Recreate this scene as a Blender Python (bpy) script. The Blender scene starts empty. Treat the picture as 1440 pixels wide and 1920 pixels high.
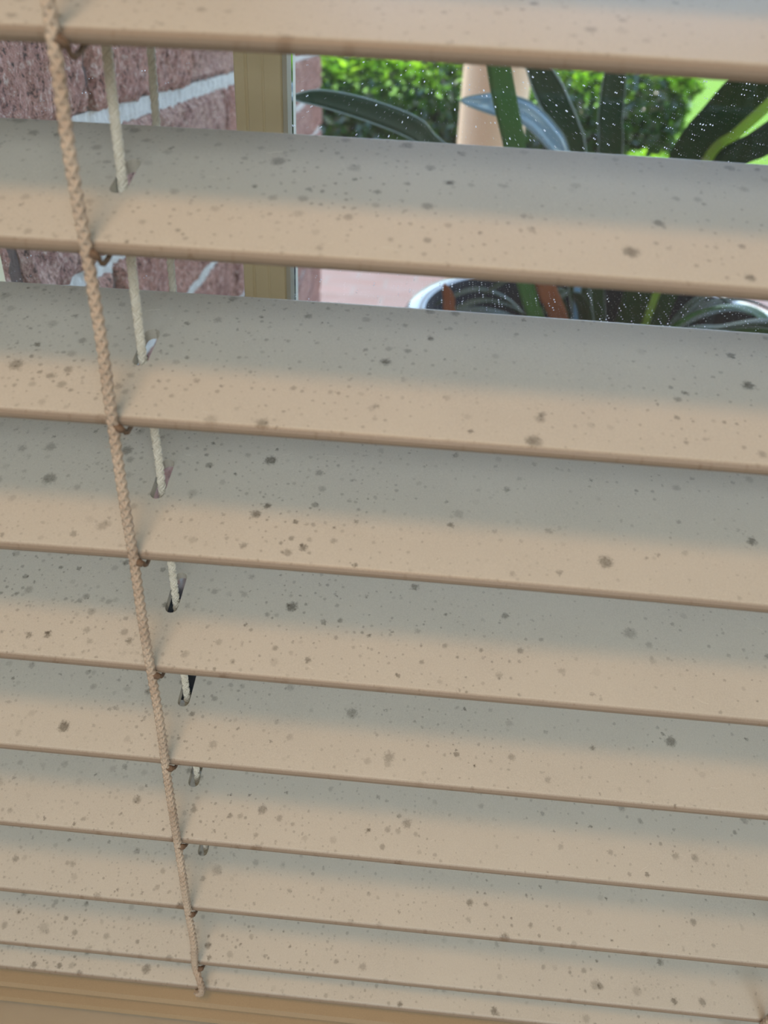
import bpy, bmesh, math, random
from mathutils import Vector, Matrix, noise
random.seed(7)
S = bpy.context.scene
C = S.collection

# ------------------------------------------------------------------ camera
cam_d = bpy.data.cameras.new('camera'); cam = bpy.data.objects.new('camera', cam_d); C.objects.link(cam)
cam_d.sensor_fit = 'VERTICAL'; cam_d.sensor_height = 36.0; cam_d.lens = 36.0 * 1450 / 1920
cam_d.clip_start = 0.01; cam_d.clip_end = 300
r_, u_, f_ = Vector((0.99601584, 0.07605045, 0.04657018)), Vector((-0.07984084, 0.52786836, 0.84556516)), Vector((-0.03972269, 0.84591449, -0.53183718))
cam.matrix_world = Matrix(((r_.x, u_.x, -f_.x, 0.06900444), (r_.y, u_.y, -f_.y, -0.17856121), (r_.z, u_.z, -f_.z, -0.00524456), (0, 0, 0, 1)))
cam_d.dof.use_dof = True; cam_d.dof.focus_distance = 0.25; cam_d.dof.aperture_fstop = 15
S.camera = cam

# ------------------------------------------------------------------ light, sky, exposure
S.view_settings.view_transform = 'Standard'; S.view_settings.look = 'None'
S.view_settings.exposure = 0.0; S.view_settings.gamma = 1.0; S.view_settings.use_curve_mapping = False
W = bpy.data.worlds.new('sky'); S.world = W; W.use_nodes = True
nt = W.node_tree; nt.nodes.clear()
sky = nt.nodes.new('ShaderNodeTexSky'); sky.sky_type = 'NISHITA'; sky.sun_disc = False
sky.sun_elevation = math.radians(55); sky.sun_rotation = math.radians(-20)
bg = nt.nodes.new('ShaderNodeBackground'); bg.inputs[1].default_value = 0.70
wo = nt.nodes.new('ShaderNodeOutputWorld'); nt.links.new(sky.outputs[0], bg.inputs[0]); nt.links.new(bg.outputs[0], wo.inputs[0])
sun_d = bpy.data.lights.new('sun', 'SUN'); sun_d.energy = 4.0; sun_d.angle = 0.0093; sun_d.color = (1, 0.95, 0.86)
sun = bpy.data.objects.new('sun', sun_d); C.objects.link(sun)
sun.rotation_euler = Vector((0.34, -0.50, -0.95)).to_track_quat('-Z', 'Y').to_euler()
LAMP_POWER = 2.0; LAMP_COLOR = (1.0, 0.50, 0.18); LAMP_POS = (0.0, -0.37, 0.60)

def area(name, loc, target, sx, sy, power, color):
    d = bpy.data.lights.new(name, 'AREA'); d.shape = 'RECTANGLE'; d.size = sx; d.size_y = sy; d.energy = power; d.color = color
    o = bpy.data.objects.new(name, d); C.objects.link(o); o.location = loc
    o.rotation_euler = (Vector(target) - Vector(loc)).to_track_quat('-Z', 'Y').to_euler(); return o
# added cool fill lights, no window there: one high behind, one lower at the back
area('fill_high', (.3, -2.5, 1.45), (.1, 0, -.2), 2.6, 1.2, 46, (.93, .98, .98))
area('fill_side', (.9, -3.3, .85), (.1, 0, -.1), 1.6, .9, 17, (.90, .97, 1.0))

# ------------------------------------------------------------------ materials
def mat(name, color=(.5, .5, .5), rough=.6, spec=.5, metallic=0):
    m = bpy.data.materials.new(name); m.use_nodes = True
    b = m.node_tree.nodes['Principled BSDF']
    b.inputs['Base Color'].default_value = (*color, 1); b.inputs['Roughness'].default_value = rough
    b.inputs['Specular IOR Level'].default_value = spec; b.inputs['Metallic'].default_value = metallic
    return m
class N:
    def __init__(s, m): s.t = m.node_tree; s.b = s.t.nodes.get('Principled BSDF')
    def n(s, typ, ins=None, **kw):
        x = s.t.nodes.new(typ)
        for k, v in kw.items(): setattr(x, k, v)
        for k, v in (ins or {}).items(): s.set(x.inputs[k], v)
        return x
    def set(s, inp, v):
        if isinstance(v, bpy.types.NodeSocket): s.t.links.new(v, inp)
        else: inp.default_value = v
    def math(s, op, a, b=0.0, c=None, clamp=False):
        x = s.t.nodes.new('ShaderNodeMath'); x.operation = op; x.use_clamp = clamp
        s.set(x.inputs[0], a); s.set(x.inputs[1], b)
        if c is not None: s.set(x.inputs[2], c)
        return x.outputs[0]
    def mapr(s, v, a, b, c=0.0, d=1.0, smooth=False):
        x = s.t.nodes.new('ShaderNodeMapRange'); x.clamp = True
        if smooth: x.interpolation_type = 'SMOOTHSTEP'
        for i, q in enumerate((v, a, b, c, d)): s.set(x.inputs[i], q)
        return x.outputs[0]
    def mix(s, fac, a, b, blend='MIX'):
        x = s.t.nodes.new('ShaderNodeMix'); x.data_type = 'RGBA'; x.blend_type = blend
        s.set(x.inputs[0], fac); s.set(x.inputs[6], a if not isinstance(a, tuple) else (*a, 1)); s.set(x.inputs[7], b if not isinstance(b, tuple) else (*b, 1))
        return x.outputs[2]
    def noise(s, vec, scale, detail=2, rough=.5):
        x = s.n('ShaderNodeTexNoise', {'Scale': scale, 'Detail': detail, 'Roughness': rough})
        if vec is not None: s.t.links.new(vec, x.inputs['Vector'])
        return x
    def bump(s, h, strength, dist):
        x = s.n('ShaderNodeBump', {'Strength': strength, 'Distance': dist, 'Height': h}); s.t.links.new(x.outputs[0], s.b.inputs['Normal'])
    def coord(s, o='Object'): return s.n('ShaderNodeTexCoord').outputs[o]
    def translucent(s, fac, color):
        out = s.t.nodes['Material Output']; t = s.n('ShaderNodeBsdfTranslucent'); s.set(t.inputs[0], color if not isinstance(color, tuple) else (*color, 1))
        mx = s.n('ShaderNodeMixShader', {0: fac}); s.t.links.new(s.b.outputs[0], mx.inputs[1]); s.t.links.new(t.outputs[0], mx.inputs[2])
        s.t.links.new(mx.outputs[0], out.inputs[0])

def slat_material(name, base, spots=True):
    m = mat(name, base, .48, .45); g = N(m)
    co = g.coord(); info = g.n('ShaderNodeObjectInfo')
    off = g.n('ShaderNodeVectorMath', operation='SCALE'); g.set(off.inputs[0], g.n('ShaderNodeCombineXYZ', {0: info.outputs['Random'], 1: g.math('MULTIPLY', info.outputs['Random'], 7.3), 2: 0.0}).outputs[0]); g.set(off.inputs['Scale'], 3.0)
    p = g.n('ShaderNodeVectorMath', {0: co, 1: off.outputs[0]}, operation='ADD').outputs[0]
    xs = g.n('ShaderNodeSeparateXYZ', {0: co}).outputs[0]
    warpn = g.noise(p, 1100, 5, .8)
    warp = g.n('ShaderNodeVectorMath', {0: warpn.outputs['Color'], 1: (.5, .5, .5)}, operation='SUBTRACT').outputs[0]
    ragged = g.noise(p, 1900, 4, .75).outputs[0]
    def layer(scale, keep, rmin, rmax, amp, soft, seed):
        w = g.n('ShaderNodeVectorMath', operation='SCALE'); g.set(w.inputs[0], warp); w.inputs['Scale'].default_value = amp
        q = g.n('ShaderNodeVectorMath', {0: p, 1: w.outputs[0]}, operation='ADD').outputs[0]
        q = g.n('ShaderNodeVectorMath', {0: q, 1: (seed, seed * 1.7, 0)}, operation='ADD').outputs[0]
        v = g.n('ShaderNodeTexVoronoi', {'Scale': scale, 'Vector': q}, voronoi_dimensions='2D')
        c = g.n('ShaderNodeSeparateColor', {0: v.outputs['Color']})
        r = g.mapr(g.math('POWER', c.outputs[1], 2.5), 0, 1, rmin * scale, rmax * scale)
        k = g.math('LESS_THAN', c.outputs[0], keep)
        d = g.math('SUBTRACT', 1.0, g.math('DIVIDE', v.outputs['Distance'], r), clamp=True)
        d = g.math('MULTIPLY', g.mapr(g.math('SUBTRACT', g.mapr(d, 0, soft, 0, 1.35), g.mapr(ragged, .3, .7, 0, .7)), 0, 1.15, 0, 1), k)
        return g.math('MULTIPLY', d, g.mapr(c.outputs[2], 0, 1, .3, 1))
    leftness = g.mapr(xs, -.07, .12, 1.0, .34)
    patch = g.mapr(g.noise(p, 22, 2).outputs[0], .35, .65, .35, 1)
    s1 = layer(78, g.math('MULTIPLY', leftness, .95), .0007, .0028, .0036, .6, 0)
    s2 = layer(185, g.math('MULTIPLY', leftness, .9), .0005, .0019, .0020, .6, 3)
    s3 = layer(400, g.math('MULTIPLY', leftness, .8), .0004, .0009, .0009, .6, 9)
    s = g.math('MULTIPLY', s1, .95)
    s = g.math('ADD', s, g.math('MULTIPLY', g.math('MULTIPLY', s2, .85), patch))
    s = g.math('ADD', s, g.math('MULTIPLY', g.math('MULTIPLY', s3, .65), patch), clamp=True)
    grime = g.noise(p, 30, 4, .6).outputs[0]
    fine = g.noise(p, 2600, 2, .7).outputs[0]
    cbase = g.mix(g.mapr(grime, .35, .75), base, tuple(x * .90 for x in base))
    cbase = g.mix(g.mapr(fine, .3, .75), cbase, tuple(min(1, x * 1.12) for x in base))
    if spots:
        cbase = g.mix(g.math('MULTIPLY', s, .85), cbase, (.065, .06, .045))
        ys = g.n('ShaderNodeSeparateXYZ', {0: co}).outputs[1]   # front edge: a ragged line of darker brown
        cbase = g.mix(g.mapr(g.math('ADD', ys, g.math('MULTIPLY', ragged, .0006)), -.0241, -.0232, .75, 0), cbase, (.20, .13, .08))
    g.set(g.b.inputs['Base Color'], cbase)
    g.bump(fine, .12, .0004)
    g.translucent(.10, (.80, .62, .42))
    return m
M = {}
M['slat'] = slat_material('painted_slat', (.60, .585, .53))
M['rail'] = slat_material('painted_rail', (.37, .285, .18), False)
def simple_noise(name, c1, c2, scale, rough=.7, bump=.3, dist=.001, detail=4, coords='Object'):
    m = mat(name, c1, rough); g = N(m); co = g.coord(coords)
    n = g.noise(co, scale, detail, .6)
    g.set(g.b.inputs['Base Color'], g.mix(g.mapr(n.outputs[0], .3, .7), c1, c2)); g.bump(n.outputs[0], bump, dist)
    return m
M['cord_dirty'] = simple_noise('grubby_cord', (.60, .52, .43), (.41, .32, .25), 70, .8, .4, .0003)
M['cord_white'] = simple_noise('white_cord', (.80, .78, .70), (.68, .65, .56), 400, .55, .3, .0002)
M['lint'] = mat('lint_fibre', (.8, .78, .72), .8)
M['knot'] = simple_noise('brown_knot', (.13, .085, .06), (.22, .15, .10), 900, .9, .5, .0003)
M['frame'] = simple_noise('cream_aluminium', (.90, .80, .56), (.86, .76, .52), 60, .45, .02, .0005)
M['frame_edge'] = mat('pale_seal', (.62, .62, .55), .6)
M['plaster'] = simple_noise('room_plaster', (.72, .68, .60), (.68, .64, .56), 6, .85, .05, .001)
M['sill'] = simple_noise('sill_paint', (.50, .44, .34), (.46, .40, .30), 30, .5, .05, .001)
M['carpet'] = simple_noise('carpet', (.32, .26, .2), (.24, .19, .15), 400, .95, .4, .003)
# glass: clear sheet with a Fresnel reflection and fine white dust
m = mat('dusty_glass'); g = N(m); g.t.nodes.remove(g.b); out = g.t.nodes['Material Output']
tr = g.n('ShaderNodeBsdfTransparent', {0: (.96, .98, .97, 1)}); gl = g.n('ShaderNodeBsdfGlossy', {0: (1, 1, 1, 1), 'Roughness': .04})
fr = g.n('ShaderNodeFresnel', {0: 1.5}); mx = g.n('ShaderNodeMixShader', {0: fr.outputs[0], 1: tr.outputs[0], 2: gl.outputs[0]})
co = g.coord(); sw = g.n('ShaderNodeSeparateXYZ', {0: co}); xz = g.n('ShaderNodeCombineXYZ', {0: sw.outputs[0], 1: sw.outputs[2], 2: 0.0}).outputs[0]
v = g.n('ShaderNodeTexVoronoi', {'Scale': 620.0, 'Vector': xz}, voronoi_dimensions='2D'); cc = g.n('ShaderNodeSeparateColor', {0: v.outputs['Color']})
rr = g.mapr(g.math('POWER', cc.outputs[1], 6.0), 0, 1, .03, .16)
dust = g.math('MULTIPLY', g.math('LESS_THAN', v.outputs['Distance'], rr), g.math('LESS_THAN', cc.outputs[0], g.mapr(sw.outputs[0], .0, .08, .08, .65)))
film = g.mapr(g.noise(xz, 14, 3).outputs[0], .35, .8, .002, .009)
df = g.n('ShaderNodeBsdfTranslucent', {0: (.9, .93, .95, 1)})
mx2 = g.n('ShaderNodeMixShader', {0: g.math('MAXIMUM', dust, film), 1: mx.outputs[0], 2: df.outputs[0]})
g.t.links.new(mx2.outputs[0], out.inputs[0]); M['glass'] = m
# brick
m = mat('rough_brick', (.3, .14, .12), .85, .35); g = N(m); co = g.coord()
at = g.n('ShaderNodeAttribute', attribute_name='tone').outputs['Fac']
n1 = g.noise(co, 30, 5, .7).outputs[0]; n2 = g.noise(co, 260, 4, .75).outputs[0]
c = g.mix(at, (.56, .26, .20), (.66, .42, .36)); c = g.mix(g.mapr(n1, .42, .66), c, (.36, .16, .14))
c = g.mix(g.mapr(n2, .53, .68), c, (.86, .68, .60)); c = g.mix(g.mapr(n2, .47, .36), c, (.07, .04, .035))
g.set(g.b.inputs['Base Color'], c); g.bump(g.math('ADD', n2, g.math('MULTIPLY', n1, .6)), .9, .006); M['brick'] = m
M['joint'] = simple_noise('dark_joint', (.16, .11, .10), (.10, .07, .065), 160, .95, .8, .003)
M['mortar'] = simple_noise('white_mortar', (.72, .72, .70), (.55, .54, .52), 160, .9, .8, .003)
# paving, lawn
m = mat('brick_paving', (.4, .28, .25), .7); g = N(m); co = g.coord()
bt = g.n('ShaderNodeTexBrick', {'Vector': co, 'Scale': 1.0, 'Color1': (.19, .11, .09, 1), 'Color2': (.24, .145, .125, 1), 'Mortar': (.20, .17, .15, 1), 'Mortar Size': .006, 'Brick Width': .23, 'Row Height': .115})
n = g.noise(co, 9, 4).outputs[0]
g.set(g.b.inputs['Base Color'], g.mix(g.mapr(n, .3, .75, 0, .5), bt.outputs[0], (.27, .21, .20))); g.bump(n, .3, .004); M['paving'] = m
m = mat('lawn', (.2, .4, .05), .9, .2); g = N(m); co = g.coord()
n = g.noise(co, 3, 5, .7).outputs[0]; n2 = g.noise(co, 80, 3, .7).outputs[0]
c = g.mix(g.mapr(n, .3, .7), (.15, .31, .012), (.22, .37, .022)); c = g.mix(g.mapr(n2, .35, .7), c, (.12, .26, .02))
g.set(g.b.inputs['Base Color'], c); g.bump(n2, .6, .02); M['lawn'] = m
def leafmat(name, c1, c2, tr, tcol, rough=.4, spec=.5, scale=8, bump=.1):
    m = mat(name, c1, rough, spec); g = N(m); co = g.coord()
    n = g.noise(co, scale, 3).outputs[0]
    g.set(g.b.inputs['Base Color'], g.mix(g.mapr(n, .3, .7), c1, c2))
    g.translucent(tr, tcol); return m
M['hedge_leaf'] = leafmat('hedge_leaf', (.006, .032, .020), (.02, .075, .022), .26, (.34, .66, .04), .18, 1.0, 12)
M['sunlit_lime_leaf'] = leafmat('sunlit_lime_leaf', (.20, .46, .02), (.30, .56, .03), .45, (.55, .95, .05), .4, .5, 12)  # sunlight on the hedge top put into a lime copy of the leaf
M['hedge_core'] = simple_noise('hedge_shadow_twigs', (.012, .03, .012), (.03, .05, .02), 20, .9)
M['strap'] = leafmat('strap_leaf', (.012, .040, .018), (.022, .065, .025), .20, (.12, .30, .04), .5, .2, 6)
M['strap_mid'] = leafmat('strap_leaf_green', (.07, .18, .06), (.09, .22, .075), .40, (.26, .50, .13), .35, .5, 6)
M['strap_sunlit'] = leafmat('strap_leaf_sunlit', (.50, .72, .10), (.58, .78, .14), .45, (.7, .95, .2), .4, .5, 6)  # sunlit stripe of a leaf put into a pale lime colour
M['strap_blue'] = leafmat('strap_leaf_painted_sheen', (.19, .33, .46), (.23, .38, .52), .1, (.1, .3, .2), .16, 1.0, 6)  # sky reflection put into the leaf's blue base colour
M['dead'] = leafmat('dead_leaf', (.34, .12, .05), (.45, .18, .08), .3, (.6, .22, .08), .6, .3, 20)
M['rib'] = leafmat('leaf_edge', (.32, .46, .42), (.40, .52, .50), .2, (.3, .5, .2), .3, .6, 6)
M['pot'] = simple_noise('glazed_pot', (.50, .62, .70), (.44, .56, .66), 8, .18, .05, .002)
M['pot_inside'] = mat('pot_inside_shade', (.010, .016, .028), .8, .1)  # shade inside the pot painted as near black
M['soil'] = simple_noise('potting_mix', (.02, .02, .025), (.045, .038, .035), 60, .95, .8, .01)
M['column'] = simple_noise('cream_column_paint', (.86, .62, .40), (.82, .58, .37), 3, .6, .03, .002)
M['roof'] = mat('porch_lining', (.62, .58, .5), .8)
M['white'] = mat('lamp_white', (.8, .8, .78), .5)
m = mat('lamp_glow', (.9, .85, .75), .5); b = m.node_tree.nodes['Principled BSDF']; b.inputs['Emission Color'].default_value = (*LAMP_COLOR, 1); b.inputs['Emission Strength'].default_value = 2; M['glow'] = m

# ------------------------------------------------------------------ helpers
def link(name, me, mats=None, parent=None):
    o = bpy.data.objects.new(name, me); C.objects.link(o)
    for mm in (mats if isinstance(mats, (list, tuple)) else [mats] if mats else []): me.materials.append(mm)
    if parent: o.parent = parent
    return o
def from_bm(name, bm, mats, parent=None, smooth=False):
    me = bpy.data.meshes.new(name); bm.normal_update(); bm.to_mesh(me); bm.free()
    if smooth: me.polygons.foreach_set('use_smooth', [True] * len(me.polygons))
    return link(name, me, mats, parent)
def from_py(name, vs, fs, mats, parent=None, smooth=False):
    me = bpy.data.meshes.new(name); me.from_pydata(vs, [], fs); me.update()
    if smooth: me.polygons.foreach_set('use_smooth', [True] * len(me.polygons))
    return link(name, me, mats, parent)
def box(bm, a, b, bevel=0):
    ret = bmesh.ops.create_cube(bm, size=1)
    for v in ret['verts']:
        v.co = Vector(((a[0] + b[0]) / 2 + v.co.x * (b[0] - a[0]), (a[1] + b[1]) / 2 + v.co.y * (b[1] - a[1]), (a[2] + b[2]) / 2 + v.co.z * (b[2] - a[2])))
    if bevel: bmesh.ops.bevel(bm, geom=list({e for v in ret['verts'] for e in v.link_edges}), offset=bevel, segments=2, affect='EDGES', profile=.5)
def tag(o, label=None, cat=None, group=None, kind=None):
    if label: o['label'] = label
    if cat: o['category'] = cat
    if group: o['group'] = group
    if kind: o['kind'] = kind
    return o
def empty(name, loc=(0, 0, 0), parent=None):
    o = bpy.data.objects.new(name, None); C.objects.link(o); o.location = loc; o.empty_display_size = .05
    if parent: o.parent = parent
    return o
def boxes(name, lst, m, parent=None, bevel=0):
    bm = bmesh.new()
    for a, b in lst: box(bm, a, b, bevel)
    return from_bm(name, bm, m, parent)
def tube(vs, fs, pts, rad, nseg=6):
    """append a closed tube along pts"""
    base = len(vs); n = len(pts); up = Vector((0.13, 0.97, .2)).normalized(); prev = None
    for i, p in enumerate(pts):
        d = (pts[min(i + 1, n - 1)] - pts[max(i - 1, 0)]).normalized()
        if prev is None: a = d.cross(up).normalized() if abs(d.dot(up)) < .95 else d.cross(Vector((1, 0, 0))).normalized()
        else: a = (prev - d * prev.dot(d)).normalized()
        prev = a; b = d.cross(a); r = rad(i / (n - 1)) if callable(rad) else rad
        for k in range(nseg):
            t = 2 * math.pi * k / nseg; q = p + (a * math.cos(t) + b * math.sin(t)) * r; vs.append(q)
    for i in range(n - 1):
        for k in range(nseg):
            k2 = (k + 1) % nseg; o = base + i * nseg
            fs.append((o + k, o + k2, o + nseg + k2, o + nseg + k))
    fs.append(tuple(base + k for k in range(nseg))[::-1]); fs.append(tuple(base + (n - 1) * nseg + k for k in range(nseg)))
def spline(P, n):
    P = [Vector(p) for p in P]; out = []
    Q = [P[0] * 2 - P[1]] + P + [P[-1] * 2 - P[-2]]
    for i in range(1, len(Q) - 2):
        for j in range(n):
            t = j / n; a, b, c, d = Q[i - 1], Q[i], Q[i + 1], Q[i + 2]
            out.append(.5 * ((2 * b) + (c - a) * t + (2 * a - 5 * b + 4 * c - d) * t * t + (3 * b - a - 3 * c + d) * t ** 3))
    out.append(P[-1]); return out
def resample(pts, step):
    out = [pts[0]]; acc = 0
    for a, b in zip(pts, pts[1:]):
        L = (b - a).length
        while acc + L >= step:
            t = (step - acc) / L; a = a.lerp(b, t); out.append(a); L = (b - a).length; acc = 0
        acc += L
    out.append(pts[-1]); return out
def braid(vs, fs, path, R=.00042, off=.00078, strands=4, pitch=.0062, per=12, fuzz=0):
    pts = resample(path, pitch / per); n = len(pts)
    for hand in (1, -1):
        for s in range(strands):
            line = []
            for i, p in enumerate(pts):
                d = (pts[min(i + 1, n - 1)] - pts[max(i - 1, 0)]).normalized()
                a = d.cross(Vector((0, 1, 0.05))).normalized(); b = d.cross(a)
                t = hand * 2 * math.pi * (i / per + s / strands)
                q = off + .00016 * math.cos(2 * math.pi * strands * i / per * 2 + (0 if hand == 1 else math.pi))
                line.append(p + (a * math.cos(t) + b * math.sin(t)) * q)
            tube(vs, fs, line, R, 6)
    tube(vs, fs, pts, off * .95, 8)
    for _ in range(fuzz):
        i = random.randrange(n); p = pts[i]; t = random.random() * 6.28
        d = Vector((math.cos(t), math.sin(t), random.uniform(-.6, .6))); a = p + d * (R + off) * .8; L = random.uniform(.0006, .0018)
        tube(vs, fs, [a, a + d * L * .5, a + d * L * .8 + Vector((random.uniform(-.4, .4), 0, random.uniform(-.4, .4))) * L], .00004, 3)
def rope(vs, fs, path, R=.0007, off=.0006, strands=3, pitch=.006, per=9, fuzz=0):
    pts = resample(path, pitch / per); n = len(pts)
    for s in range(strands):
        line = []
        for i, p in enumerate(pts):
            d = (pts[min(i + 1, n - 1)] - pts[max(i - 1, 0)]).normalized()
            a = d.cross(Vector((0, 1, 0.05))).normalized(); b = d.cross(a)
            t = 2 * math.pi * (i / per + s / strands)
            line.append(p + (a * math.cos(t) + b * math.sin(t)) * off)
        tube(vs, fs, line, R, 6)
    for _ in range(fuzz):
        i = random.randrange(n); p = pts[i]; t = random.random() * 6.28
        d = Vector((math.cos(t), math.sin(t), random.uniform(-.6, .6))); a = p + d * (R + off) * .8; L = random.uniform(.0006, .0018)
        m_ = a + d * L * .5 + Vector((0, 0, random.uniform(-.0005, .0005)))
        tube(vs, fs, [a, m_, a + d * L * .8 + Vector((random.uniform(-.4, .4), 0, random.uniform(-.4, .4))) * L], .00004, 3)

# ------------------------------------------------------------------ room shell
GZ = -.85; FZ = -.78; CZ = 1.66
X0, X1 = -.125, .345; ZB, ZT = -.37, .52        # window opening
st = lambda o: tag(o, kind='structure')
st(boxes('floor', [((-1.6, -3.6, FZ - .1), (2.2, -.06, FZ))], M['carpet']))
st(boxes('ceiling', [((-1.6, -3.6, CZ), (2.2, -.06, CZ + .1))], M['plaster']))
st(boxes('wall_left', [((-1.7, -3.6, FZ), (-1.6, -.06, CZ))], M['plaster']))
st(boxes('wall_right', [((2.2, -3.6, FZ), (2.3, -.06, CZ))], M['plaster']))
st(boxes('wall_back', [((-1.7, -3.7, FZ), (2.3, -3.6, CZ))], M['plaster']))
st(boxes('wall_front', [((-1.7, -.06, GZ), (X0, .16, 2.40)), ((X1, -.06, GZ), (2.3, .16, 2.40)), ((X0, -.06, GZ), (X1, .16, ZB)), ((X0, -.06, ZT), (X1, .16, 2.40))], M['plaster']))
# window
win = st(empty('window_1', (.11, .11, ZB)))
def wchild(o): o.parent = win; o.matrix_parent_inverse = Matrix.Translation(-win.location); return o
fy0, fy1 = .108, .138
wchild(st(boxes('window_frame', [((X0, fy0, ZB), (X0 + .014, fy1, ZT)), ((X1 - .014, fy0, ZB), (X1, fy1, ZT)), ((X0, fy0, ZB), (X1, fy1, ZB + .02)), ((X0, fy0, ZT - .02), (X1, fy1, ZT))], M['frame'], bevel=.001)))
# grooved sliding-sash stile
bm = bmesh.new()
prof = [(-.0045, .136), (-.0045, .120), (-.0040, .1190), (-.0008, .1188), (-.0004, .1192), (.0002, .1192), (.0006, .1185), (.0052, .1185), (.0055, .1188), (.0060, .1188), (.0063, .1185), (.0117, .1185), (.0125, .1195), (.0125, .136)]
rows = [[bm.verts.new((x, y, z)) for x, y in prof] for z in (ZB + .018, ZT - .018)]
for i in range(len(prof)):
    j = (i + 1) % len(prof); bm.faces.new((rows[0][i], rows[0][j], rows[1][j], rows[1][i]))
wchild(st(from_bm('window_stile', bm, M['frame'])))
wchild(st(boxes('stile_seal', [((.0124, .1189, ZB + .02), (.0140, .1355, ZT - .02))], M['frame_edge'])))
wchild(st(boxes('window_glass', [((X0 + .012, .126, ZB + .018), (-.0045, .129, ZT - .018)), ((.0142, .126, ZB + .018), (X1 - .012, .129, ZT - .018))], M['glass'])))
sill = st(boxes('window_sill', [((X0 + .001, -.09, ZB), (X1 - .001, .108, ZB + .012))], M['sill'], bevel=.002)); wchild(sill)

# ------------------------------------------------------------------ outside: brick wall running away from the window
WA = math.atan(.06); L0, L1 = 0.0, 1.70
def wallmesh():
    bm = bmesh.new(); tl = bm.verts.layers.float.new('tone'); Z0 = -.061
    course = .0775; bh = .0655; bl = .250; pitch = .2605; rng = random.Random(3)
    k0 = int((GZ - Z0) / course) - 1
    for k in range(k0, 40):
        zc = Z0 + k * course; z0, z1 = zc + .006, zc + .006 + bh
        if z1 > 2.37: break
        zlo = max(z0, GZ)
        if z1 <= GZ + .01: continue
        shift = .1515 if k % 2 == 0 else .2665 - .1125
        if k % 2: shift = .025
        j = -1
        while True:
            a = shift + (j) * pitch; b = a + bl; j += 1
            if a > L1: break
            a, b = max(a, L0), min(b, L1)
            if b - a < .012: continue
            near = (-.45 < zc < .15)
            ny = max(2, int((b - a) / (.0045 if near else .03))); nz = max(2, int((z1 - zlo) / (.0045 if near else .03)))
            tone = rng.random(); seed = rng.random() * 50; push = rng.uniform(-.001, .002)
            grid = []
            for yy in range(ny + 1):
                col = []
                for zz in range(nz + 1):
                    y = a + (b - a) * yy / ny; z = zlo + (z1 - zlo) * zz / nz
                    e = min(yy, ny - yy, zz, nz - zz)
                    x = push + .005
                    if near:
                        nv = noise.noise(Vector((y * 60, z * 60, seed))) * .003 + noise.noise(Vector((y * 190, z * 190, seed))) * .0022
                        x += nv
                        if e == 0: y += noise.noise(Vector((y * 120, z * 120, 5))) * .003; z += noise.noise(Vector((y * 120, z * 120, 9))) * .003; x -= .0035
                    v = bm.verts.new((x, y, z)); v[tl] = tone; col.append(v)
                grid.append(col)
            for yy in range(ny):
                for zz in range(nz):
                    f = bm.faces.new((grid[yy][zz], grid[yy + 1][zz], grid[yy + 1][zz + 1], grid[yy][zz + 1])); f.smooth = False
            # sides of the brick back to the mortar
            loop = [grid[i][0] for i in range(ny + 1)] + [grid[ny][i] for i in range(1, nz + 1)] + [grid[i][nz] for i in range(ny - 1, -1, -1)] + [grid[0][i] for i in range(nz - 1, 0, -1)]
            bk = []
            for v in loop:
                w = bm.verts.new((-.012, v.co.y, v.co.z)); w[tl] = tone; bk.append(w)
            for i in range(len(loop)):
                j2 = (i + 1) % len(loop); bm.faces.new((loop[j2], loop[i], bk[i], bk[j2]))
    nb = len(bm.faces)
    # mortar body with slightly uneven face
    ny, nz = 260, 420; g_ = []
    for i in range(ny + 1):
        col = []
        for j in range(nz + 1):
            y = L0 + (L1 - .004) * i / ny; z = GZ + (2.39 - GZ) * j / nz
            col.append(bm.verts.new((.0012 + noise.noise(Vector((y * 90, z * 90, 1))) * .0022, y, z)))
        g_.append(col)
    for i in range(ny):
        for j in range(nz):
            f = bm.faces.new((g_[i][j], g_[i + 1][j], g_[i + 1][j + 1], g_[i][j + 1])); zm = (GZ + (2.39 - GZ) * (j + .5) / nz - Z0) / course
            f.material_index = 1 if abs(zm - round(zm)) * course < .0085 else 2
    n0 = len(bm.faces); box(bm, (-.11, L0, GZ), (-.008, L1 - .004, 2.39)); bm.faces.ensure_lookup_table()
    for f in bm.faces[n0:]: f.material_index = 0
    return bm
bw = from_bm('wall_outside', wallmesh(), [M['brick'], M['mortar'], M['joint']]); st(bw)
bw.location = (-.1300, .1605, 0); bw.rotation_euler = (0, 0, WA)

# ground; unseen porch roof added to keep the sun off the slats
st(boxes('ground_paving', [((-4, .16, GZ - .1), (9, 3.75, GZ)), ((3.15, 3.75, GZ - .1), (9, 8.6, GZ))], M['paving']))
st(boxes('ground_lawn', [((-15, 3.75, GZ - .12), (3.15, 70, GZ - .005)), ((3.15, 8.6, GZ - .12), (40, 70, GZ - .005))], M['lawn']))
st(boxes('porch_shade_roof', [((-.6, .16, 2.40), (4.0, 2.35, 2.48))], M['roof']))
st(boxes('trim_1', [((-.6, 2.2, 2.24), (4.0, 2.35, 2.40))], M['column']))

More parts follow.
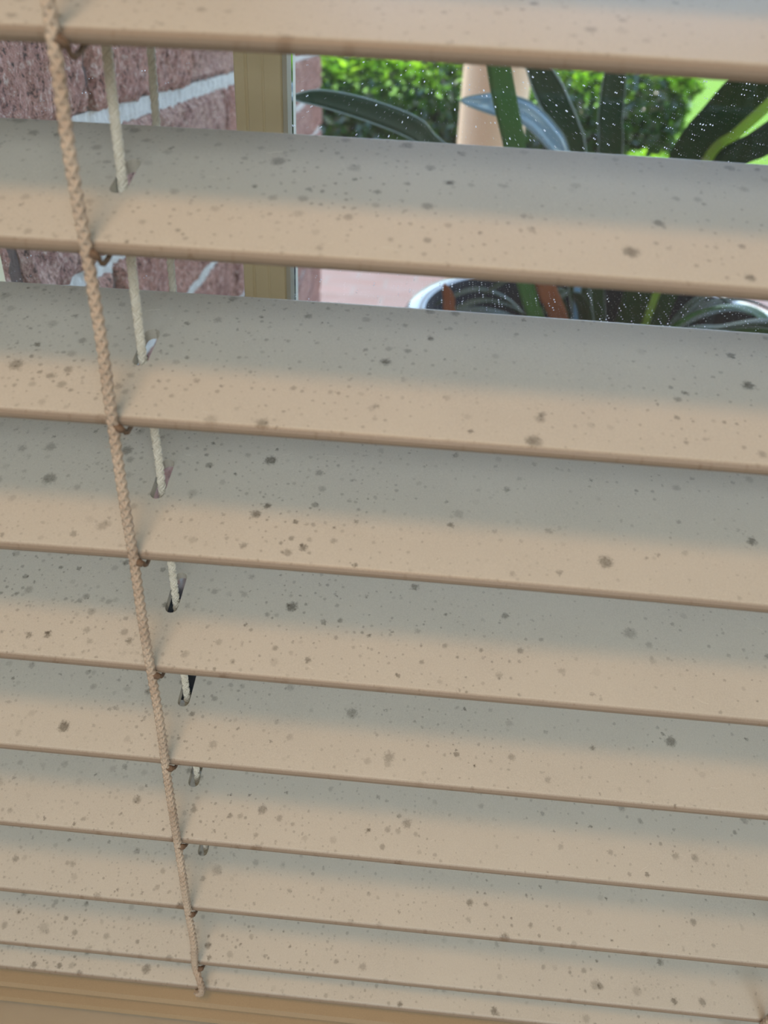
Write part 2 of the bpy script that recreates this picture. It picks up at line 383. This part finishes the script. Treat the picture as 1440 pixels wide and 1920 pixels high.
# column
def lathe(name, prof, m, parent=None, seg=48, center=(0, 0, 0), smooth=True):
    vs, fs = [], []
    for r, z in prof:
        for k in range(seg):
            t = 2 * math.pi * k / seg; vs.append((center[0] + r * math.cos(t), center[1] + r * math.sin(t), center[2] + z))
    for i in range(len(prof) - 1):
        for k in range(seg): fs.append((i * seg + k, i * seg + (k + 1) % seg, (i + 1) * seg + (k + 1) % seg, (i + 1) * seg + k))
    fs.append(tuple(range(seg))[::-1]); fs.append(tuple((len(prof) - 1) * seg + k for k in range(seg)))
    o = from_py(name, vs, fs, m, parent, smooth)
    return o
col = empty('porch_column', (.188, 2.08, GZ))
tag(col, 'round cream painted porch column standing in front of the clipped hedge', 'column')
lathe('shaft', [(.088, .06), (.086, .5), (.086, 2.9), (.088, 2.99)], M['column'], col)
lathe('base', [(.125, 0), (.125, .035), (.115, .045), (.108, .06), (.10, .075), (.088, .085)], M['column'], col)
lathe('capital', [(.088, 2.98), (.10, 3.0), (.105, 3.02), (.12, 3.04), (.12, 3.085)], M['column'], col)

# hedge
def leaf_cloud(name, m, parent, sampler, n, smin, smax, seed):
    rng = random.Random(seed); vs, fs = [], []
    for _ in range(n):
        p, nrm = sampler(rng); s = rng.uniform(smin, smax)
        d = (nrm * .6 + Vector((rng.gauss(0, 1), rng.gauss(0, 1), rng.gauss(0, 1) + .3))).normalized()
        a = d.cross(Vector((rng.gauss(0, 1), rng.gauss(0, 1), rng.gauss(0, 1)))).normalized(); b = d.cross(a)
        o = len(vs)
        vs += [p, p + a * s * .5 + b * s * .27 + d * s * .07, p + a * s, p + a * s * .5 - b * s * .27 + d * s * .07, p + a * s * .5]
        fs += [(o, o + 4, o + 1), (o + 1, o + 4, o + 2), (o + 4, o + 3, o + 2), (o, o + 3, o + 4)]
    return from_py(name, vs, fs, m, parent)
HX0, HX1, HY0, HY1, HZT = -1.9, 1.18, 4.0, 4.75, -.13
hd = empty('clipped_hedge', (0, 4.35, GZ)); tag(hd, 'long clipped green hedge with a sunlit top behind the cream column', 'hedge')
def rel(o, par): o.matrix_parent_inverse = Matrix.Translation(-par.location); return o
core = boxes('shade_core', [((HX0 + .08, HY0 + .09, GZ), (HX1 - .09, HY1 - .08, HZT - .2))], M['hedge_core'], hd); rel(core, hd)  # solid dark box standing for the shade deep inside the hedge
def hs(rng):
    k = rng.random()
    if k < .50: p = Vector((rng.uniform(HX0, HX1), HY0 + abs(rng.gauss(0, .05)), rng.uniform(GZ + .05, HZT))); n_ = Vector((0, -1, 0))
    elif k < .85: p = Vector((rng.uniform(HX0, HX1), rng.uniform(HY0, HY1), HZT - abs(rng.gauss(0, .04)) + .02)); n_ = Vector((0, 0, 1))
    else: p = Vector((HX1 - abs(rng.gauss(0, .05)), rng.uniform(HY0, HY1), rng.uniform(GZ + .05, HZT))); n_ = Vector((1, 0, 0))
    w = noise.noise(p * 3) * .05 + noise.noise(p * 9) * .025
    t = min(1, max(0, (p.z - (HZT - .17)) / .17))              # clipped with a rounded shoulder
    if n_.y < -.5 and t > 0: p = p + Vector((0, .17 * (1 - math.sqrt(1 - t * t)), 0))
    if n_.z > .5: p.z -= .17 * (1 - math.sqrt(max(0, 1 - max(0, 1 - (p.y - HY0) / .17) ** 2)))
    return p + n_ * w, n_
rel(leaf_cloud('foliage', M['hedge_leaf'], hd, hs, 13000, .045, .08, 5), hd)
def hs2(rng):
    p, n_ = hs(rng)
    while p.z < HZT - .03 - .13 * rng.random() or noise.noise(p * 7) < -.05 or p.y > HY0 + .35: p, n_ = hs(rng)
    return p + Vector((0, -.02, .02)), Vector((0, 0, 1))
o = rel(leaf_cloud('sunlit_foliage', M['sunlit_lime_leaf'], hd, hs2, 3200, .035, .065, 6), hd); o['label'] = 'leaves along the hedge top with sunlight painted in as lime'
def shrub(name, label, cx, cy, rad, h, seed, n):
    t = empty(name, (cx, cy, GZ)); tag(t, label, 'shrub'); rng = random.Random(seed); vs, fs = [], []
    for _ in range(14):
        a = rng.uniform(0, 6.28); e = Vector((math.cos(a) * rad * .7, math.sin(a) * rad * .7, h * rng.uniform(.6, .95)))
        tube(vs, fs, [Vector((0, 0, 0)), e * .5 + Vector((0, 0, .05)), e], .004, 5)
    from_py('stems', vs, fs, M['hedge_core'], t)
    def sm(r):
        a = r.uniform(0, 6.28); q = r.random() ** .5; z = r.random()
        return Vector((math.cos(a) * rad * q * (1 - .4 * z), math.sin(a) * rad * q * (1 - .4 * z), h * (.2 + .8 * z))), Vector((0, 0, 1))
    leaf_cloud('foliage', M['sunlit_lime_leaf'], t, sm, n, .03, .05, seed)
shrub('low_shrub', 'small lime green shrub at the right foot of the clipped hedge', .98, 3.62, .17, .42, 8, 700)

# ------------------------------------------------------------------ potted plant
PC = Vector((.284, .773, 0)); PT = -.30; PR = .247
pp = empty('potted_plant', (PC.x, PC.y, GZ)); tag(pp, 'strap-leaved plant in a large pale blue glazed pot outside the window', 'potted plant')
H = PT - GZ
pot_o = lathe('pot', [(.15, 0), (.165, .02), (.21, H * .5), (.232, H - .05), (.240, H - .035), (PR, H - .03), (PR + .001, H - .006), (PR - .004, H), (PR - .024, H), (PR - .030, H - .006), (PR - .033, H - .05), (.15, H * .35), (.05, H * .3)], [M['pot'], M['pot_inside']], pp, 96)
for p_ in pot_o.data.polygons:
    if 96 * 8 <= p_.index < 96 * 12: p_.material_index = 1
bm = bmesh.new(); bmesh.ops.create_grid(bm, x_segments=60, y_segments=60, size=.22)
for v in bm.verts: v.co.z = (H - .10) + noise.noise(Vector((v.co.x * 25, v.co.y * 25, 0))) * .012
for f in [f for f in bm.faces if (f.calc_center_median().xy.length > .214)]: bm.faces.remove(f)
for v in [v for v in bm.verts if not v.link_faces]: bm.verts.remove(v)
from_bm('soil', bm, M['soil'], pp, True)
def leaf(P, width, m, side=None, fold=.25, edge=True, label=None, name='leaf', n=8, tipfrac=.35, basew=.8, er=.0005):
    """strap leaf along world points P (root first), width profile tapered to the tip, V-folded, with real thickness"""
    pts = spline(P, n); N_ = len(pts); vs, fs = [], []; ev, ef = [], []
    le, re_ = [], []
    th = .0007; side0 = Vector(side) if side else None
    for i, p in enumerate(pts):
        t = i / (N_ - 1); d = (pts[min(i + 1, N_ - 1)] - pts[max(i - 1, 0)]).normalized()
        s = side0 if side0 else d.cross(Vector((0, 0, 1)))
        s = (s - d * s.dot(d)).normalized(); up = s.cross(d).normalized()
        w = width * .5 * (basew + (1 - basew) * min(1, t * 3)) * (1 if t < 1 - tipfrac else math.sqrt(max(0.0, 1 - ((t - 1 + tipfrac) / tipfrac) ** 2)) ** 1.3 + .015)
        f = fold * w
        row = [p - s * w + up * f, p - s * w * .5 + up * f * .42, p, p + s * w * .5 + up * f * .42, p + s * w + up * f]
        vs += [q - PO for q in row] + [q - up * th - PO for q in row]
        le.append(row[0] - PO); re_.append(row[4] - PO)
    for i in range(N_ - 1):
        a = i * 10; b = a + 10
        for k in range(4):
            fs.append((a + k, a + k + 1, b + k + 1, b + k)); fs.append((a + 5 + k + 1, a + 5 + k, b + 5 + k, b + 5 + k + 1))
        fs.append((a, b, b + 5, a + 5)); fs.append((a + 4, a + 9, b + 9, b + 4))
    fs.append((0, 5, 6, 7, 8, 9, 4, 3, 2, 1)); e = (N_ - 1) * 10; fs.append((e, e + 1, e + 2, e + 3, e + 4, e + 9, e + 8, e + 7, e + 6, e + 5))
    o = from_py(name, vs, fs, m, pp, True)
    if label: o['label'] = label
    if edge:
        ev, ef = [], []
        tube(ev, ef, le, er, 5); tube(ev, ef, re_, er, 5)
        from_py('leaf_edge', ev, ef, M['rib'], o, True)
    return o
PO = Vector((PC.x, PC.y, GZ)); RT = (.284, .773, -.385)
def rt(dx, dy): return (RT[0] + dx, RT[1] + dy, RT[2])
X_ = (1, .1, 0)
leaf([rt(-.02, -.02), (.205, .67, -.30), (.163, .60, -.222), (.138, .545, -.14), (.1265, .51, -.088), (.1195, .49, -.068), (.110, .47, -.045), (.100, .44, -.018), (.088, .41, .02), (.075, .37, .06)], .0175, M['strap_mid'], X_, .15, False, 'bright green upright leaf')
leaf([rt(-.03, .0), (.225, .72, -.19), (.190, .685, -.112), (.171, .67, -.089), (.143, .65, -.069), (.113, .63, -.062), (.098, .615, -.060), (.080, .598, -.058)], .022, M['strap_blue'], (.25, .35, .9), .12, True, 'arching leaf with a sky sheen painted in as pale blue', tipfrac=.6)
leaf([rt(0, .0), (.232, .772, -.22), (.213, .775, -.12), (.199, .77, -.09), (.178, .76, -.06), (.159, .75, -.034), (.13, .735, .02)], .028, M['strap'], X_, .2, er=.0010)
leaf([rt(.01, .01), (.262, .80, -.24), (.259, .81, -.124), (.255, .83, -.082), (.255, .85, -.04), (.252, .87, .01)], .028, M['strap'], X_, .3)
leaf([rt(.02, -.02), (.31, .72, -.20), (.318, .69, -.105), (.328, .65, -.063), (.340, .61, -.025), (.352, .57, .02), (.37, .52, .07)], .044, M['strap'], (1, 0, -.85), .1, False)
leaf([rt(.03, -.03), (.322, .70, -.20), (.327, .67, -.103), (.333, .62, -.072), (.340, .57, -.040), (.352, .53, .0), (.37, .49, .04)], .0095, M['strap_sunlit'], (1, 0, -.85), .1, False, 'narrow lime green blade standing for a sunlit leaf fold')
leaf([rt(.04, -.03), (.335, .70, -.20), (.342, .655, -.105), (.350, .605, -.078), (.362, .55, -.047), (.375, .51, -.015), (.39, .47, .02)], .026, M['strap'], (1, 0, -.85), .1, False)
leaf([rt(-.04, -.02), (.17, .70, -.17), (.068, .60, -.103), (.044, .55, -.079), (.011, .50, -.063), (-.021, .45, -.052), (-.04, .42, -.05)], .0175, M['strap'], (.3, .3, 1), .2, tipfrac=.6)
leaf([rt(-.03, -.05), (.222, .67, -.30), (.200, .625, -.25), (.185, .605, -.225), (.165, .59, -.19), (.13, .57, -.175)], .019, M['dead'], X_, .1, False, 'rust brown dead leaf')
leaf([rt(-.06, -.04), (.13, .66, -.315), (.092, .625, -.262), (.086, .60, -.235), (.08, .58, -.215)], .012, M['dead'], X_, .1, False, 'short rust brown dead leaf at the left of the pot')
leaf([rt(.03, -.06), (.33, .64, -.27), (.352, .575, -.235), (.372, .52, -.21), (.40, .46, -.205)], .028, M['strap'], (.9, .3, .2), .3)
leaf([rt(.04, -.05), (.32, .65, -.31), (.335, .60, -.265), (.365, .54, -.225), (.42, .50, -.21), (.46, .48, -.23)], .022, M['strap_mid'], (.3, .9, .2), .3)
rg = random.Random(21)
for i in range(17):
    a = math.radians(rg.uniform(-200, 20)); r0 = rg.uniform(.01, .06); L = rg.uniform(.12, .20); zt = rg.uniform(-.31, -.235)
    if math.sin(a) > .3: zt -= .03
    d = Vector((math.cos(a), math.sin(a), 0)); b0 = Vector(RT) + d * r0
    P = [b0, b0 + d * L * .3 + Vector((0, 0, (zt - RT[2]) * .75)), b0 + d * L * .65 + Vector((0, 0, (zt - RT[2]) * 1.0)), b0 + d * L + Vector((0, 0, (zt - RT[2]) * .85))]
    leaf(P, rg.uniform(.014, .024), M['strap'] if rg.random() < .9 else M['strap_mid'], d.cross(Vector((0, 0, 1))), .3, False)

# ------------------------------------------------------------------ venetian blind
SP = .038454862528679634; TILT = .3377176655182045; HW = .025; TH = .0030
TAB = {0: (-.00105, -.0046, .00129, -.00089), 1: (.00079, -.0048, .01634, -.00056), 2: (.00026, -.00172, -.01672, -.00043), 3: (.00157, -.00644, -.00087, -.00119), 4: (.00066, -.00015, -.00045, 0), 5: (.00056, .00069, -.00033, 0), 6: (-.00029, -.00279, .00015, 0), 7: (-.00091, .00406, .00036, 0), 8: (.00081, .0041, -.00025, -.00011), 9: (.0016, .00099, -.00036, .0003)}
SX0, SX1 = -.116, .336; LX = (0.0, .2145); TOPK = -12
def z0(k): return -k * SP if k < 9 else -8.52 * SP
def par(k): return TAB.get(k, (0, 0, 0, 0))
def spt(k, u, X):
    dz, ro, dt, bo = par(k); t = TILT + dt
    return Vector((X, HW * math.cos(t) * u, z0(k) + dz + ro * (X - .09) + bo * ((X - .09) / .1) ** 2 + HW * math.sin(t) * u))
blind = empty('venetian_blind', (.11, 0, ZT - .03)); tag(blind, 'cream venetian blind with mould-speckled tilted slats hanging in the window', 'blind')
def bl(o): o.parent = blind; o.matrix_parent_inverse = Matrix.Translation(-blind.location); return o
def slat_base(holes=True):
    ys = []; n = 14; top = []; bot = []
    prof = []
    def cz(y): return .0007 * (1 - (y / HW) ** 2)
    yy = [(-HW + TH / 2) + (2 * HW - TH) * i / n for i in range(n + 1)]
    prof += [(y, cz(y) + TH / 2) for y in yy]
    for i in range(1, 6): a = math.pi / 2 - math.pi * i / 6; prof.append((HW - TH / 2 + math.cos(a) * TH / 2, cz(HW) + math.sin(a) * TH / 2))
    prof += [(y, cz(y) - TH / 2) for y in yy[::-1]]
    for i in range(1, 6): a = -math.pi / 2 - math.pi * i / 6; prof.append((-HW + TH / 2 + math.cos(a) * TH / 2, cz(HW) + math.sin(a) * TH / 2))
    NX = 24; vs, fs = [], []
    for i in range(NX + 1):
        x = SX0 + (SX1 - SX0) * i / NX
        for y, z in prof: vs.append((x, y, z))
    m_ = len(prof)
    for i in range(NX):
        for k in range(m_): fs.append((i * m_ + k, (i + 1) * m_ + k, (i + 1) * m_ + (k + 1) % m_, i * m_ + (k + 1) % m_))
    fs.append(tuple(range(m_))); fs.append(tuple(NX * m_ + k for k in range(m_))[::-1])
    me = bpy.data.meshes.new('slat'); me.from_pydata(vs, [], fs); me.update()
    bm = bmesh.new(); bm.from_mesh(me); bmesh.ops.recalc_face_normals(bm, faces=bm.faces); bm.to_mesh(me); bm.free()
    if not holes: return me
    o = bpy.data.objects.new('slat', me); C.objects.link(o)
    bm = bmesh.new()
    for lx in LX:
        a = [(lx + .0019 * math.cos(t), .0052 + .0019 * math.sin(t)) for t in [math.pi * i / 8 for i in range(9)]] + [(lx + .0019 * math.cos(t), -.0052 + .0019 * math.sin(t)) for t in [math.pi + math.pi * i / 8 for i in range(9)]]
        lo = [bm.verts.new((x, y, -.01)) for x, y in a]; hi = [bm.verts.new((x, y, .01)) for x, y in a]
        bm.faces.new(lo[::-1]); bm.faces.new(hi)
        for i in range(len(a)): j = (i + 1) % len(a); bm.faces.new((lo[i], lo[j], hi[j], hi[i]))
    bmesh.ops.recalc_face_normals(bm, faces=bm.faces)
    cm = bpy.data.meshes.new('cut'); bm.to_mesh(cm); bm.free(); co_ = bpy.data.objects.new('cut', cm); C.objects.link(co_)
    md = o.modifiers.new('b', 'BOOLEAN'); md.operation = 'DIFFERENCE'; md.solver = 'EXACT'; md.object = co_
    dg = bpy.context.evaluated_depsgraph_get(); res = bpy.data.meshes.new_from_object(o.evaluated_get(dg))
    bpy.data.objects.remove(o); bpy.data.objects.remove(co_); bpy.data.meshes.remove(cm)
    return res
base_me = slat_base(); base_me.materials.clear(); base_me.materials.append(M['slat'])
base_me.polygons.foreach_set('use_smooth', [False] * len(base_me.polygons))
first = None
for k in range(TOPK, 10):
    if first is None: so = bpy.data.objects.new('slat', base_me); first = so
    else: so = first.copy()
    C.objects.link(so)
    dz, ro, dt, bo = par(k)
    if k in TAB:
        me = base_me.copy(); so.data = me
        for v in me.vertices: v.co.z += ro * (v.co.x - .09) + bo * ((v.co.x - .09) / .1) ** 2
    so.parent = blind; so.matrix_parent_inverse = Matrix.Translation(-blind.location)
    so.location = (0, 0, z0(k) + dz); so.rotation_euler = (TILT + dt, 0, 0)
for so in [o for o in blind.children if o.name.startswith('slat') and -.31 < o.location.z < .01]:
    rg = random.Random(int(so.location.z * 1e5)); vs, fs = [], []
    for _ in range(34):
        u = rg.random() ** 2; y = .0235 - u * .045; x = rg.uniform(-.02, .24); z = .0007 * (1 - (y / HW) ** 2) + TH / 2 + .00012
        pts = [Vector((x, y, z))]; a = rg.uniform(-.9, .9) + (math.pi if rg.random() < .5 else 0); L = rg.choice((.0012, .002, .002, .004))
        for q in range(7): a += rg.uniform(-.5, .5); pts.append(pts[-1] + Vector((math.cos(a), math.sin(a) * .6, rg.uniform(-.03, .12) if q < 5 else 0)) * L / 7)
        pts = [Vector((q.x, min(q.y, .0242), q.z)) for q in pts]
        tube(vs, fs, pts, .00004, 3)
    li = from_py('lint', vs, fs, M['lint'], so); li['kind'] = 'stuff'; li['label'] = 'pale curly lint fibres stuck to the slat'
# bottom rail: a moulded bar with long ridges, lying under the stacked last slat
bm = bmesh.new()
pf = [(-.0200, .0), (-.0195, -.0030), (-.0225, -.0050), (-.0290, -.0056), (-.0305, -.0066), (-.0300, -.0080), (-.0262, -.0088), (-.0258, -.0112), (-.0290, -.0120), (-.0335, -.0124), (-.0348, -.0136), (-.0342, -.0160), (-.0320, -.0176), (.024, -.0176), (.0255, -.016), (.0255, -.001), (.024, 0)]
rw = [[bm.verts.new((x, y, z)) for y, z in pf] for x in (SX0, SX1)]
for i in range(len(pf)): j = (i + 1) % len(pf); bm.faces.new((rw[0][i], rw[0][j], rw[1][j], rw[1][i]))
bm.faces.new(rw[0]); bm.faces.new(rw[1][::-1]); bmesh.ops.recalc_face_normals(bm, faces=bm.faces)
br = bl(from_bm('bottom_rail', bm, M['rail'])); br['label'] = 'ridged yellowish bottom rail'
br.location = (0, .0006, z0(9) + .0010); br.rotation_euler = (TILT, 0, 0)
# head rail
hr = bl(boxes('head_rail', [((SX0, -.028, ZT - .045), (SX1, .028, ZT - .002))], M['rail'], bevel=.002))
# ladders and lift cords
ZTOP = ZT - .04
def ladder(lx, seed, slackend):
    rg = random.Random(seed)
    def path(u, endlast):
        P = [Vector((lx, u * (HW * math.cos(TILT) + .0012), ZTOP))]
        for k in range(TOPK, 9):
            e = spt(k, u, lx); e.y += u * .0011; e.x -= .0006
            P.append(e)
            if k < 8:
                m_ = spt(k, u, lx).lerp(spt(k + 1, u, lx), .5); m_.y += u * (.0016 + rg.uniform(-.0003, .0006)); m_.x += rg.uniform(-.0006, .0003); P.append(m_)
        return P
    P = path(-1, True)
    e8 = spt(8, -1, lx); e9 = spt(9, -1, lx)
    if slackend: P[-1] = e8 + Vector((-.0012, -.0011, .0012)); P += [e8.lerp(e9, .3) + Vector((.0006, -.003, 0)), e8.lerp(e9, .75) + Vector((.0008, -.0028, 0)), e9 + Vector((-.0022, -.0008, -.001)), e9 + Vector((-.0024, .002, -.0025))]
    else: P += [e8.lerp(e9, .4) + Vector((-.004, -.004, 0)), e9 + Vector((-.007, -.003, -.001)), e9 + Vector((-.008, .002, -.0035))]
    vs, fs = [], []; braid(vs, fs, spline(P, 6), .00058, .00072, 3, .0074, 12, 500)
    fc = bl(from_py('ladder_cord', vs, fs, M['cord_dirty'], None, True)); fc['label'] = 'grubby twisted ladder cord in front of the slats'
    for k in range(TOPK, 9):
        f = spt(k, -1, lx); b = spt(k, 1, lx); nrm = Vector((0, -math.sin(TILT), math.cos(TILT))); vs, fs = [], []
        a = f + Vector((.0002, -.0012, .0004)); under = -nrm * (TH * .5 + .0007)
        pts = spline([a, f + Vector((.0010, -.0004, 0)) - nrm * .0014, f + Vector((.0014, .003, 0)) + under * 1.2, f.lerp(b, .5) + Vector((.0016, 0, 0)) + under * .8, b + Vector((.0016, -.003, 0)) + under * 1.2, b + Vector((0, .0012, 0))], 4)
        tube(vs, fs, pts, .00055, 6)
        rung = from_py('rung', vs, fs, M['knot'], fc, True)
        vs, fs = [], []
        tube(vs, fs, [f + Vector((-.0004, -.0016, .0002)), f + Vector((.0004, -.0013, -.0002)), f + Vector((.0010, -.0008, -.0009)), f + Vector((.0014, .0004, -.0016))], lambda t: .0004 + .0007 * math.sin(math.pi * min(1, t * 1.05)), 7)
        from_py('knot', vs, fs, M['knot'], fc, True)
    vs, fs = [], []; P = path(1, False); rope(vs, fs, spline(P, 4), .0006, .0005, 3, .0055, 7, 0)
    rc = bl(from_py('ladder_cord', vs, fs, M['cord_white'], None, True)); rc['label'] = 'paler ladder cord behind the slats'
    vs, fs = [], []; P = [Vector((lx - .0003, -.0014, ZTOP))]
    zz = ZTOP
    while zz > -.325: zz -= .02; P.append(Vector((lx - .0003 + rg.uniform(-.00015, .00015), -.0014 + rg.uniform(-.0003, .0003) - .0018 * math.exp(-((zz + .066) / .02) ** 2), zz)))
    braid(vs, fs, spline(P, 4),   .00030, .00078, 5, .0055, 12, 0)
    lc = bl(from_py('lift_cord', vs, fs, M['cord_white'], None, True)); lc['label'] = 'white braided lift cord threaded through the slat slots'
ladder(LX[0], 4, True); ladder(LX[1], 5, False)

# ------------------------------------------------------------------ added room lamp, unseen, for the warm slat fronts
lm = empty('added_pendant', (LAMP_POS[0], LAMP_POS[1], CZ)); tag(lm, 'round warm pendant light hanging from the room ceiling near the window', 'light')
DZ = LAMP_POS[2] - CZ
lathe('ceiling_rose', [(.05, -.02), (.055, 0.0)], M['white'], lm)
vs, fs = [], []; tube(vs, fs, [Vector((0, 0, 0)), Vector((0, 0, DZ * .5)), Vector((0, 0, DZ + .07))], .003, 8); from_py('flex', vs, fs, M['white'], lm)
lathe('lamp_shade', [(.03, DZ + .08), (.07, DZ + .07), (.10, DZ + .035), (.112, DZ + .005), (.108, DZ + .005), (.095, DZ + .03), (.07, DZ + .062), (.03, DZ + .07)], M['white'], lm)
ld = bpy.data.lights.new('warm_fill', 'AREA'); ld.shape = 'DISK'; ld.size = .19; ld.energy = LAMP_POWER; ld.color = LAMP_COLOR
lo = bpy.data.objects.new('warm_fill', ld); C.objects.link(lo); lo.parent = lm; lo.location = (0, 0, DZ)
